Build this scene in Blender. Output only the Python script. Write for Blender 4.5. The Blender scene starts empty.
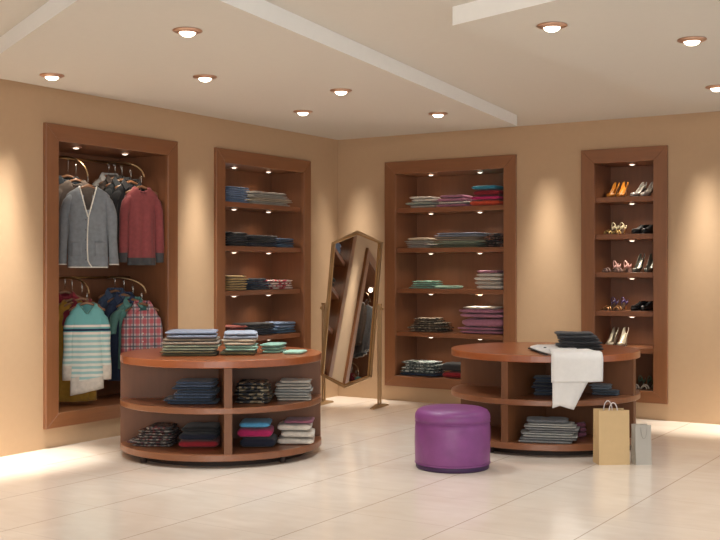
import bpy, bmesh, math, random
from mathutils import Vector, Matrix, noise

# ------------------------------------------------------------------ camera, world, light, exposure
SC = bpy.context.scene
COL = SC.collection
FPX, CX, CY, EYE = 1084.0, 360.0, 268.5, 1.494
YAW = math.radians(32.25)
CAM = (6.997, -10.606)
FW = (-math.sin(YAW), math.cos(YAW))
RT = (math.cos(YAW), math.sin(YAW))
cd = bpy.data.cameras.new('camera')
cam = bpy.data.objects.new('camera', cd)
COL.objects.link(cam)
cam.location = (CAM[0], CAM[1], EYE)
cam.rotation_euler = (math.pi / 2, 0, YAW)
cd.sensor_fit = 'HORIZONTAL'
cd.sensor_width = 36
cd.lens = 36 * FPX / 720
cd.shift_y = -(270 - CY) / 720
cd.clip_end = 100
SC.camera = cam

w = bpy.data.worlds.new('world')
SC.world = w
w.use_nodes = True
w.node_tree.nodes['Background'].inputs[0].default_value = (0.92, 1.0, 1.07, 1)
w.node_tree.nodes['Background'].inputs[1].default_value = 0.42
SC.view_settings.view_transform = 'Standard'
SC.view_settings.look = 'None'
SC.view_settings.gamma = 1
SC.view_settings.exposure = 1.0
P_DOWN, P_WASH, P_PUCK = 50.0, 290.0, 3.2
EMIT_DOWN, EMIT_PUCK = 6.0, 1.0

# large soft fill light added out of view behind the camera
ld = bpy.data.lights.new('soft_fill_light', 'AREA')
ld.shape = 'RECTANGLE'; ld.size = 6; ld.size_y = 2.4; ld.energy = 120; ld.color = (1, .96, .9)
lo = bpy.data.objects.new('soft_fill_light', ld)
COL.objects.link(lo)
lo.location = (8.0, -13.5, 1.6)
lo.rotation_euler = (math.radians(88), 0, YAW)


def spot(name, loc, power, size, blend=1.0, radius=.04, color=(1, .82, .62), parent=None, rot=(0, 0, 0)):
    l = bpy.data.lights.new(name, 'SPOT')
    l.energy = power; l.spot_size = math.radians(size); l.spot_blend = blend
    l.shadow_soft_size = radius; l.color = color
    o = bpy.data.objects.new(name, l)
    COL.objects.link(o)
    o.location = loc; o.rotation_euler = rot
    if parent: o.parent = parent
    return o


# narrow grazing wall washers at the ceiling, one per bare strip of wall
for x, y, ax, k in [(.19, -2.53, 1, 1.0), (.19, -4.83, 1, 1.5), (.19, -5.5, 1, 1.1), (.19, -6.4, 1, .9), (.33, -.19, 0, .75), (.19, -.3, 1, .3),
                    (2.633, -.19, 0, 1.0), (4.25, -.19, 0, 1.15), (5.0, -.19, 0, .9)]:
    for e in (-.06, .06):
        spot('wall_washer', (x + e * (1 - ax), y + e * ax, 2.98), P_WASH * k * .5, 33, 1.0, .07, (1, .96, .87))


def at(px, py, z):
    """floor-plan point seen at that place of the photo, at height z"""
    t = (z - EYE) * FPX / (CY - py)
    a = (px - CX) / FPX
    return (CAM[0] + (FW[0] + a * RT[0]) * t, CAM[1] + (FW[1] + a * RT[1]) * t)


def atX(px, py, X):
    a = (px - CX) / FPX
    rx, ry = FW[0] + a * RT[0], FW[1] + a * RT[1]
    t = (X - CAM[0]) / rx
    return (X, CAM[1] + ry * t, EYE - (py - CY) / FPX * t)


def atY(px, Y):
    a = (px - CX) / FPX
    rx, ry = FW[0] + a * RT[0], FW[1] + a * RT[1]
    return CAM[0] + rx * (Y - CAM[1]) / ry


def atXy(px, X):
    return atX(px, CY, X)[1]


# ------------------------------------------------------------------ materials
MATS = {}


def lin(c):
    if isinstance(c, str):
        c = [int(c[i:i + 2], 16) / 255 for i in (0, 2, 4)]
        c = [v / 12.92 if v < .04045 else ((v + .055) / 1.055) ** 2.4 for v in c]
    return (c[0], c[1], c[2], 1)


class N:
    def __init__(s, name):
        s.m = bpy.data.materials.new(name); s.m.use_nodes = True
        s.t = s.m.node_tree; s.n = s.t.nodes; s.l = s.t.links
        s.b = s.n['Principled BSDF']

    def add(s, typ, **kw):
        n = s.n.new(typ)
        for k, v in kw.items():
            if k.startswith('i_'):
                key = k[2:]
                key = int(key) if key.isdigit() else key.replace('_', ' ')
                n.inputs[key].default_value = v
            else:
                setattr(n, k, v)
        return n

    def link(s, a, b): s.l.new(a, b)

    def coord(s, scale=(1, 1, 1), loc=(0, 0, 0), rot=(0, 0, 0), out='Object'):
        tc = s.add('ShaderNodeTexCoord'); mp = s.add('ShaderNodeMapping')
        mp.inputs['Scale'].default_value = scale; mp.inputs['Location'].default_value = loc
        mp.inputs['Rotation'].default_value = rot
        s.link(tc.outputs[out], mp.inputs[0]); return mp.outputs[0]

    def mix(s, fac, a, b, mode='MIX'):
        n = s.add('ShaderNodeMix', data_type='RGBA', blend_type=mode)
        for i, v in ((0, fac), (6, a), (7, b)):
            if hasattr(v, 'is_linked') or isinstance(v, bpy.types.NodeSocket): s.link(v, n.inputs[i])
            else: n.inputs[i].default_value = v
        return n.outputs[2]

    def math(s, op, a, b=None, c=None):
        n = s.add('ShaderNodeMath', operation=op)
        for i, v in enumerate((a, b, c)):
            if v is None: continue
            if isinstance(v, bpy.types.NodeSocket): s.link(v, n.inputs[i])
            else: n.inputs[i].default_value = v
        return n.outputs[0]

    def bump(s, h, strength=.3, dist=.01):
        n = s.add('ShaderNodeBump', i_Strength=strength, i_Distance=dist)
        s.link(h, n.inputs['Height']); s.link(n.outputs[0], s.b.inputs['Normal'])

    def base(s, col):
        if isinstance(col, bpy.types.NodeSocket): s.link(col, s.b.inputs['Base Color'])
        else: s.b.inputs['Base Color'].default_value = col


def dark(c, k): return (c[0] * k, c[1] * k, c[2] * k, 1)


def m_fabric(name, col, rough=.9, var=.25, scale=30):
    if name in MATS: return MATS[name]
    c = lin(col); s = N(name)
    v = s.coord()
    nz = s.add('ShaderNodeTexNoise', i_Scale=scale, i_Detail=3.0); s.link(v, nz.inputs['Vector'])
    s.base(s.mix(nz.outputs[0], dark(c, 1 - var), dark(c, 1 + var)))
    s.b.inputs['Roughness'].default_value = rough
    s.b.inputs['Sheen Weight'].default_value = .15
    n2 = s.add('ShaderNodeTexNoise', i_Scale=220.0); s.link(v, n2.inputs['Vector'])
    s.bump(n2.outputs[0], .25, .003)
    MATS[name] = s.m
    return s.m


def m_plaid(name, base, c1, c2, sx=22, sz=22, w1=.35, w2=.12, axes=(0, 2)):
    if name in MATS: return MATS[name]
    s = N(name); v = s.coord()
    sep = s.add('ShaderNodeSeparateXYZ'); s.link(v, sep.inputs[0])
    def band(ax, sc, w_, off=0.):
        f = s.math('FRACT', s.math('ADD', s.math('MULTIPLY', sep.outputs[ax], sc), off))
        return s.math('LESS_THAN', f, w_)
    a = band(axes[0], sx, w1); b = band(axes[1], sz, w1)
    col = s.mix(s.math('MULTIPLY', a, .6), lin(base), lin(c1))
    col = s.mix(s.math('MULTIPLY', b, .6), col, lin(c1))
    a2 = band(axes[0], sx, w2, .4); b2 = band(axes[1], sz, w2, .4)
    col = s.mix(s.math('MULTIPLY', a2, .8), col, lin(c2))
    col = s.mix(s.math('MULTIPLY', b2, .8), col, lin(c2))
    s.base(col); s.b.inputs['Roughness'].default_value = .9
    MATS[name] = s.m
    return s.m


def m_patch(name, cols, scale=28):
    """small all-over woven check seen as broken patches"""
    if name in MATS: return MATS[name]
    s = N(name); v = s.coord()
    vo = s.add('ShaderNodeTexVoronoi', i_Scale=scale, distance='CHEBYCHEV'); s.link(v, vo.inputs['Vector'])
    r = s.add('ShaderNodeValToRGB'); r.color_ramp.interpolation = 'CONSTANT'
    el = r.color_ramp.elements
    while len(el) < len(cols): el.new(.5)
    for i, c in enumerate(cols):
        el[i].position = i / len(cols); el[i].color = lin(c)
    sp = s.add('ShaderNodeSeparateXYZ'); s.link(vo.outputs['Color'], sp.inputs[0])
    s.link(sp.outputs[0], r.inputs[0]); s.base(r.outputs[0])
    s.b.inputs['Roughness'].default_value = .9
    MATS[name] = s.m
    return s.m


def m_wood(name, col, rough=.35, axis=2, contrast=.22, coat=.15):
    if name in MATS: return MATS[name]
    c = lin(col); s = N(name)
    sc = [14, 14, 14]; sc[axis] = 1.1
    v = s.coord(tuple(sc))
    nz = s.add('ShaderNodeTexNoise', i_Scale=2.2, i_Detail=6.0, i_Distortion=.6); s.link(v, nz.inputs['Vector'])
    n2 = s.add('ShaderNodeTexNoise', i_Scale=.5, i_Detail=2.0); s.link(v, n2.inputs['Vector'])
    a = s.mix(nz.outputs[0], dark(c, 1 - contrast), dark(c, 1 + contrast))
    s.base(s.mix(s.math('MULTIPLY', n2.outputs[0], .5), a, dark(c, .8)))
    s.b.inputs['Roughness'].default_value = rough
    s.b.inputs['Coat Weight'].default_value = coat
    s.b.inputs['Coat Roughness'].default_value = .3
    s.bump(nz.outputs[0], .05, .002)
    MATS[name] = s.m
    return s.m


def m_plain(name, col, rough=.5, metal=0., noise_=.06, emit=None, bump=0, spec=None):
    if name in MATS: return MATS[name]
    c = lin(col); s = N(name)
    nz = s.add('ShaderNodeTexNoise', i_Scale=18.0, i_Detail=3.0); s.link(s.coord(), nz.inputs['Vector'])
    s.base(s.mix(nz.outputs[0], dark(c, 1 - noise_), dark(c, 1 + noise_)))
    s.b.inputs['Roughness'].default_value = rough; s.b.inputs['Metallic'].default_value = metal
    if spec is not None: s.b.inputs['Specular IOR Level'].default_value = spec
    if bump: s.bump(nz.outputs[0], bump, .004)
    if emit:
        s.b.inputs['Emission Color'].default_value = (1, .86, .68, 1)
        s.b.inputs['Emission Strength'].default_value = emit
    MATS[name] = s.m
    return s.m


WALL = m_plain('wall_paint', 'BC9D7C', .75, bump=.03, noise_=.03)
CEIL = m_plain('ceiling_paint', 'D4CEC4', .85, noise_=.02)
FASC = m_plain('fascia_paint', 'F0EEEA', .8, noise_=.02)
WOODV = m_wood('wood_vertical', '8A5A3A', axis=2)
WOODH = m_wood('wood_horizontal', '8A5A3A', axis=0)
WOODI = m_wood('wood_interior', '7E5034', axis=2, rough=.45)
WOODS = m_wood('wood_shelf', '875537', axis=0, rough=.35)
WOODT = m_wood('wood_counter_top', '9C5630', axis=0, rough=.25, coat=.3)
WOODC = m_wood('wood_counter', '74482A', axis=2, rough=.5, coat=0)
PLINTH = m_plain('plinth_dark', '2A1A12', .7)
BRASS = m_plain('brass', 'B8966A', .32, 1.0)
BRASSD = m_plain('aged_brass', 'B09470', .38, 1.0)
STEEL = m_plain('steel', 'C8C4BC', .25, 1.0)
COPPER = m_plain('copper_ring', 'D0A890', .35, .9)
LAMP = m_plain('lamp_glass', 'FFF2DC', .3, emit=EMIT_DOWN)
PUCK = m_plain('puck_glass', 'FFE8CC', .3, emit=EMIT_PUCK)
MIRROR = m_plain('mirror_glass', 'E8E8E6', .01, 1.0, noise_=0)
HANG = m_wood('hanger_wood', '8B6040', axis=0)


def floor_material():
    s = N('floor_tile')
    v = s.coord(out='Object')
    sep = s.add('ShaderNodeSeparateXYZ'); s.link(v, sep.inputs[0])
    T = .705
    def line(o, off):
        f = s.math('FRACT', s.math('MULTIPLY', s.math('ADD', o, off + 40 * T), 1 / T))
        d = s.math('MINIMUM', f, s.math('SUBTRACT', 1., f))
        return s.math('LESS_THAN', d, .0055)
    def cell(o, off): return s.math('FLOOR', s.math('MULTIPLY', s.math('ADD', o, off + 40 * T), 1 / T))
    ox, oy = -4.81, 5.03
    L = s.math('MAXIMUM', line(sep.outputs[0], ox), s.math('MULTIPLY', line(sep.outputs[1], oy), .3))
    comb = s.add('ShaderNodeCombineXYZ'); s.link(cell(sep.outputs[0], ox), comb.inputs[0]); s.link(cell(sep.outputs[1], oy), comb.inputs[1])
    wn = s.add('ShaderNodeTexWhiteNoise'); s.link(comb.outputs[0], wn.inputs[0])
    nz = s.add('ShaderNodeTexNoise', i_Scale=1.3, i_Detail=3.0, i_Distortion=.8, i_Roughness=.5); s.link(v, nz.inputs['Vector'])
    n2 = s.add('ShaderNodeTexNoise', i_Scale=3.0, i_Detail=3.0, i_Distortion=1.0)
    mp = s.add('ShaderNodeMapping'); mp.inputs['Scale'].default_value = (1, 3, 1); mp.inputs['Rotation'].default_value = (0, 0, -.6)
    s.link(v, mp.inputs[0]); s.link(mp.outputs[0], n2.inputs['Vector'])
    r = s.add('ShaderNodeMapRange'); r.inputs[1].default_value = .3; r.inputs[2].default_value = .7
    s.link(nz.outputs[0], r.inputs[0])
    col = s.mix(r.outputs[0], lin('DACABA'), lin('E8DCCE'))
    r2 = s.add('ShaderNodeMapRange'); r2.inputs[1].default_value = .35; r2.inputs[2].default_value = .7; r2.inputs[4].default_value = .35
    s.link(n2.outputs[0], r2.inputs[0])
    col = s.mix(r2.outputs[0], col, lin('D0BEAC'))
    col = s.mix(s.math('MULTIPLY', wn.outputs[0], .12), col, lin('E4D8C8'))
    col = s.mix(s.math('MULTIPLY', L, .6), col, lin('8E7460'))
    s.base(col)
    rr = s.add('ShaderNodeMapRange'); rr.inputs[3].default_value = .10; rr.inputs[4].default_value = .18
    s.link(n2.outputs[0], rr.inputs[0]); s.link(rr.outputs[0], s.b.inputs['Roughness'])
    s.b.inputs['Specular IOR Level'].default_value = .5
    return s.m


FLOOR = floor_material()


def m_leather():
    s = N('purple_leather'); v = s.coord()
    nz = s.add('ShaderNodeTexNoise', i_Scale=9.0, i_Detail=5.0); s.link(v, nz.inputs['Vector'])
    s.base(s.mix(nz.outputs[0], lin('6A3268'), lin('8C4A88')))
    s.b.inputs['Roughness'].default_value = .38
    vo = s.add('ShaderNodeTexVoronoi', i_Scale=120.0); s.link(v, vo.inputs['Vector'])
    s.bump(vo.outputs[0], .15, .002)
    return s.m


LEATHER = m_leather()


# ------------------------------------------------------------------ geometry helpers
def tag(o, label=None, cat=None, group=None, kind=None):
    if label: o['label'] = label
    if cat: o['category'] = cat
    if group: o['group'] = group
    if kind: o['kind'] = kind
    return o


def empty(name, loc=(0, 0, 0), rz=0., label=None, cat=None, group=None):
    o = bpy.data.objects.new(name, None); COL.objects.link(o)
    o.empty_display_size = .1
    o.location = loc; o.rotation_euler = (0, 0, rz)
    return tag(o, label, cat, group)


def build(name, bm, mats, parent=None, smooth=False, loc=None, rot=None):
    bmesh.ops.recalc_face_normals(bm, faces=bm.faces)
    me = bpy.data.meshes.new(name); bm.to_mesh(me); bm.free()
    if not isinstance(mats, (list, tuple)): mats = [mats]
    for m in mats: me.materials.append(m)
    if smooth:
        for p in me.polygons: p.use_smooth = True
    o = bpy.data.objects.new(name, me); COL.objects.link(o)
    if parent: o.parent = parent
    if loc: o.location = loc
    if rot: o.rotation_euler = rot
    return o


def new(): return bmesh.new()


def box(bm, x0, x1, y0, y1, z0, z1, bevel=0.):
    vs = [bm.verts.new((x, y, z)) for x in (x0, x1) for y in (y0, y1) for z in (z0, z1)]
    fs = [(0, 1, 3, 2), (4, 6, 7, 5), (0, 4, 5, 1), (2, 3, 7, 6), (0, 2, 6, 4), (1, 5, 7, 3)]
    faces = [bm.faces.new([vs[i] for i in f]) for f in fs]
    if bevel:
        es = list({e for f in faces for e in f.edges})
        bmesh.ops.bevel(bm, geom=es, offset=bevel, segments=2, affect='EDGES', profile=.5)
    return bm


def prism(bm, pts, z0, z1):
    a = [bm.verts.new((p[0], p[1], z0)) for p in pts]; b = [bm.verts.new((p[0], p[1], z1)) for p in pts]
    bm.faces.new(a[::-1]); bm.faces.new(b)
    n = len(pts)
    for i in range(n): bm.faces.new([a[i], a[(i + 1) % n], b[(i + 1) % n], b[i]])
    return bm


def lathe(bm, prof, seg=48, c=(0, 0)):
    rings = []
    for r, z in prof:
        if r < 1e-6: rings.append([bm.verts.new((c[0], c[1], z))])
        else: rings.append([bm.verts.new((c[0] + r * math.cos(2 * math.pi * k / seg), c[1] + r * math.sin(2 * math.pi * k / seg), z)) for k in range(seg)])
    for a, b in zip(rings, rings[1:]):
        for k in range(seg):
            k2 = (k + 1) % seg
            if len(a) == 1 and len(b) == 1: continue
            if len(a) == 1: bm.faces.new([a[0], b[k2], b[k]])
            elif len(b) == 1: bm.faces.new([a[k], a[k2], b[0]])
            else: bm.faces.new([a[k], a[k2], b[k2], b[k]])
    return bm


def tube(bm, pts, r, seg=8, flat=1.0, cap=True):
    pts = [Vector(p) for p in pts]
    rr = r if isinstance(r, (list, tuple)) else [r] * len(pts)
    rings = []; up = None
    for i, p in enumerate(pts):
        d = (pts[min(i + 1, len(pts) - 1)] - pts[max(i - 1, 0)]).normalized()
        if up is None:
            up = Vector((0, 0, 1)) if abs(d.z) < .9 else Vector((0, 1, 0))
        s = d.cross(up)
        if s.length < 1e-4: s = d.cross(Vector((1, 0, 0)))
        s.normalize(); up = s.cross(d).normalized()
        rings.append([bm.verts.new(p + (s * math.cos(2 * math.pi * k / seg) + up * math.sin(2 * math.pi * k / seg) * flat) * rr[i]) for k in range(seg)])
    for a, b in zip(rings, rings[1:]):
        for k in range(seg): bm.faces.new([a[k], a[(k + 1) % seg], b[(k + 1) % seg], b[k]])
    if cap:
        bm.faces.new(rings[0][::-1]); bm.faces.new(rings[-1])
    return bm


def loft(bm, rings, cap=True, closed=True):
    vr = [[bm.verts.new(p) for p in r] for r in rings]
    n = len(vr[0])
    for a, b in zip(vr, vr[1:]):
        for k in range(n if closed else n - 1):
            bm.faces.new([a[k], a[(k + 1) % n], b[(k + 1) % n], b[k]])
    if cap:
        bm.faces.new(vr[0][::-1]); bm.faces.new(vr[-1])
    return vr


def bez(p0, p1, p2, p3, n=12):
    P = [Vector(p) for p in (p0, p1, p2, p3)]
    return [P[0] * (1 - t) ** 3 + P[1] * 3 * t * (1 - t) ** 2 + P[2] * 3 * t * t * (1 - t) + P[3] * t ** 3 for t in [i / n for i in range(n + 1)]]


def copy_thing(root, loc, rz=None, label=None, group=None):
    c = root.copy(); COL.objects.link(c)
    c.location = loc
    if rz is not None: c.rotation_euler = (0, 0, rz)
    if label: c['label'] = label
    if group: c['group'] = group
    for ch in list(root.children):
        d = ch.copy(); COL.objects.link(d); d.parent = c
        for g in list(ch.children):
            e = g.copy(); COL.objects.link(e); e.parent = d
    return c


# ------------------------------------------------------------------ room
def struct(name, bm, m): return tag(build(name, bm, m), kind='structure')


CAB1 = (-4.425, -2.812); CAB2 = (-2.245, -.600); CAB3 = (.655, 2.270); CAB4 = (2.997, 3.880)
ZB, ZT, FRW, PRO = .165, 2.70, .14, .035


def wall_with_holes(lo_, hi, holes, to):
    """to(u, depth) -> x, y ; wall thickness .12 behind the plane, holes behind the frames"""
    bm = new(); cur = lo_
    def bx(a, b, z0, z1):
        (x0, y0), (x1, y1) = to(a, 0), to(b, .1)
        box(bm, min(x0, x1), max(x0, x1), min(y0, y1), max(y0, y1), z0, z1)
    e = .03
    for a, b in holes:
        bx(cur, a + e, 0, 3.0)
        bx(a + e, b - e, 0, ZB + e); bx(a + e, b - e, ZT - e, 3.0)
        cur = b - e
    bx(cur, hi, 0, 3.0)
    return bm


struct('floor', box(new(), -.1, 9.5, -13.0, .1, -.1, 0), FLOOR)
struct('wall_left', wall_with_holes(-13.0, .1, [CAB1, CAB2], lambda u, d: (-d, u)), WALL)
struct('wall_back', wall_with_holes(0., 9.5, [CAB3, CAB4], lambda u, d: (u, d)), WALL)
struct('ceiling', box(new(), -.1, 9.5, -13.0, .1, 3.0, 3.1), CEIL)

ZS = 2.892
def slab(name, pts):
    bm = prism(new(), pts, ZS, 3.0)
    o = struct(name, bm, [CEIL, FASC])
    for p in o.data.polygons:
        if abs(p.normal.z) < .5: p.material_index = 1
    return o
slab('trim_1', [(3.4636, -6.9697), (2.6245, -.7898), (1.134, -2.0318), (.5408, -4.7354), (.4745, -5.508)])
slab('trim_2', [(4.119, -5.0475), (4.381, -1.363), (6.6, -.95), (7.4, -6.1)])

# ------------------------------------------------------------------ downlights
DL = [((187.5, 32), 'ceiling downlight nearest the front in the left ceiling slab'),
      ((52, 76.5), 'ceiling downlight at far left, above the rail of hanging clothes'),
      ((205, 78), 'ceiling downlight above the left round counter, mid left slab'),
      ((341, 91.5), 'ceiling downlight in the left slab, above and before the mirror'),
      ((303, 112.5), 'ceiling downlight closest to the room corner'),
      ((438, 114.5), 'ceiling downlight near the pointed tip of the left slab'),
      ((552, 27), 'ceiling downlight nearest the left corner of the right ceiling slab'),
      ((692, 41), 'ceiling downlight in the right slab, above the shoe niche'),
      ((717, 88), 'ceiling downlight cut by the right edge of the picture')]
dl0 = None
for (px, lab) in DL:
    x, y = at(px[0], px[1], ZS - .012)
    if dl0 is None:
        dl0 = empty('downlight', (x, y, ZS), 0, lab, 'ceiling light', 'recessed ceiling downlights')
        build('trim_ring', lathe(new(), [(.052, .0), (.085, -.001), (.088, -.006), (.08, -.012), (.062, -.014), (.055, -.02), (.048, -.018), (.048, 0)], 40), COPPER, dl0, True)
        build('lamp_dome', lathe(new(), [(.047, -.002), (.047, -.018), (.040, -.028), (.026, -.036), (.012, -.039), (0, -.04)], 32), LAMP, dl0, True)
        d = dl0
    else:
        d = copy_thing(dl0, (x, y, ZS), 0, lab)
    spot('downlight_beam', (x, y, ZS - .06), P_DOWN, 96, 1.0, .05, (.98, 1, 1.0))
# unseen fill downlights added for the rest of the shop, before and behind the camera
for x, y in [(5.2, -6.6), (2.0, -8.0), (4.6, -8.6), (7.0, -7.6), (2.2, -10.8), (5.0, -11.4), (8.3, -4.2), (8.3, -10.5)]:
    spot('downlight_beam', (x, y, 2.95), P_DOWN, 96, 1.0, .05, (.98, 1, 1.0))

# ------------------------------------------------------------------ wall niches
def puck(parent, x, y, z):
    p = build('puck_light', lathe(new(), [(0, 0), (.045, 0), (.048, -.004), (.04, -.010), (.026, -.012), (.024, -.008)], 24), COPPER, parent, True, (x, y, z))
    build('lens', lathe(new(), [(.026, -.008), (.025, -.014), (.015, -.020), (0, -.022)], 20), PUCK, p, True)
    l = spot('puck_beam', (0, 0, -.045), P_PUCK, 150, 1.0, .03, (1, .86, .7)); l.parent = p
    return p


def niche(name, wid, depth, shelves, pucks, loc, rz, label, cat, puck_levels=None):
    """local x along the wall from the left, y into the wall, z up"""
    t = empty(name, loc, rz, label, cat)
    H0, H1 = ZB, ZT; f = FRW
    # frame boards with mitred corners
    def board(p):   # p: 4 (x,z) points
        bm = new()
        a = [bm.verts.new((q[0], -PRO, q[1])) for q in p]; b = [bm.verts.new((q[0], .0, q[1])) for q in p]
        bm.faces.new(a); bm.faces.new(b[::-1])
        for i in range(4): bm.faces.new([a[i], b[i], b[(i + 1) % 4], a[(i + 1) % 4]])
        bmesh.ops.bevel(bm, geom=[e for e in bm.edges if abs(e.verts[0].co.y + PRO) < 1e-6 and abs(e.verts[1].co.y + PRO) < 1e-6], offset=.004, segments=1, affect='EDGES')
        return bm
    O = [(0, H0), (wid, H0), (wid, H1), (0, H1)]; I = [(f, H0 + f * .85), (wid - f, H0 + f * .85), (wid - f, H1 - f), (f, H1 - f)]
    build('frame_rail', board([O[0], O[1], I[1], I[0]]), WOODH, t)
    build('frame_stile', board([O[1], O[2], I[2], I[1]]), WOODV, t)
    build('frame_rail', board([O[2], O[3], I[3], I[2]]), WOODH, t)
    build('frame_stile', board([O[3], O[0], I[0], I[3]]), WOODV, t)
    x0, x1, z0, z1 = f - .005, wid - f + .005, I[0][1], I[2][1]
    th = .02
    build('back_panel', box(new(), x0 - th, x1 + th, depth, depth + th, z0 - th, z1 + th), WOODI, t)
    build('side_panel', box(new(), x0 - th, x0, 0.001, depth, z0 - th, z1 + th), WOODI, t)
    build('side_panel', box(new(), x1, x1 + th, 0.001, depth, z0 - th, z1 + th), WOODI, t)
    build('top_panel', box(new(), x0, x1, 0.001, depth, z1, z1 + th), WOODI, t)
    build('bottom_panel', box(new(), x0, x1, 0.001, depth, z0 - th, z0), WOODS, t)
    for z in shelves:
        build('shelf', box(new(), x0 + .001, x1 - .001, .012, depth - .001, z - .052, z, .003), WOODS, t)
    lv = [z1] + [z - .052 for z in shelves][:puck_levels if puck_levels is not None else None]
    for z in lv:
        for u in pucks: puck(t, u, .17, z)
    return t


ZSH = [2.175, 1.725, 1.268, .782]
ZSH4 = [2.215, 1.84, 1.456, 1.068, .70]
ZFL = ZB + FRW * .85
def u2(px): return atXy(px, -.17) - CAB2[0]
def u3(px): return atY(px, .17) - CAB3[0]
n1 = niche('wardrobe_niche', CAB1[1] - CAB1[0], .60, [], [atXy(76, -.17) - CAB1[0], atXy(125, -.17) - CAB1[0]], (0, CAB1[0], 0), math.pi / 2,
           'wood-framed wardrobe niche with two rows of hanging clothes', 'wardrobe')
n2 = niche('shelf_niche', CAB2[1] - CAB2[0], .42, ZSH, [u2(234), u2(268.5)], (0, CAB2[0], 0), math.pi / 2,
           'wood-framed shelf niche between the wardrobe niche and the mirror', 'shelving')
n3 = niche('shelf_niche', CAB3[1] - CAB3[0], .48, ZSH, [u3(431), u3(480)], (CAB3[0], 0, 0), 0,
           'wide wood-framed shelf niche right of the standing mirror', 'shelving')
n4 = niche('shoe_niche', CAB4[1] - CAB4[0], .48, ZSH4, [atY(632, .17) - CAB4[0]], (CAB4[0], 0, 0), 0,
           'narrow wood-framed niche with shoes on its shelves', 'shelving', 4)

# rails and arms in the wardrobe niche (local: x = y_world - CAB1[0], y = -x_world)
def L1(p): return (p[1] - CAB1[0], -p[0], p[2])
def arm_points(start, end):
    s, e = Vector(start), Vector(end)
    return bez(s, (s.x + (e.x - s.x) * .55, s.y + (e.y - s.y) * .3, s.z + .01), (e.x - .02, e.y, e.z + .12), e, 14)
ARMS = {}
for lvl, (zb, arms) in {'up': (2.49, [((59, 155), (88, 176)), ((108, 161), (144, 177))]),
                        'lo': (1.41, [((59, 277), (89, 293)), ((106, 277), (146, 293))])}.items():
    xs, xe = FRW, CAB1[1] - CAB1[0] - FRW
    build('hanging_rail', tube(new(), [(xs, .46, zb), (xe, .46, zb)], .012, 10), BRASS, n1, True)
    for k, (a, b) in enumerate(arms):
        y0 = atXy(a[0], -.46); pe = atX(b[0], b[1], -.12)
        pts = arm_points((-.455, y0, zb), pe)
        ARMS[lvl, k] = pts
        build('display_arm', tube(new(), [L1(p) for p in pts], .009, 8), BRASSD, n1, True)


# ------------------------------------------------------------------ hanging clothes
def ring_pts(z, hw, hd, n=44, fold=0., fk=7, ph=0., cy=0.):
    out = []
    for k in range(n):
        a = 2 * math.pi * k / n
        c, s = math.cos(a), math.sin(a)
        x = hw * math.copysign(abs(c) ** .85, c)
        y = hd * math.copysign(abs(s) ** .7, s)
        y += fold * math.sin(x * fk / max(hw, .05) + ph) * (1 if s < 0 else -1) * abs(s)
        out.append((x, y + cy, z))
    return out


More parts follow.
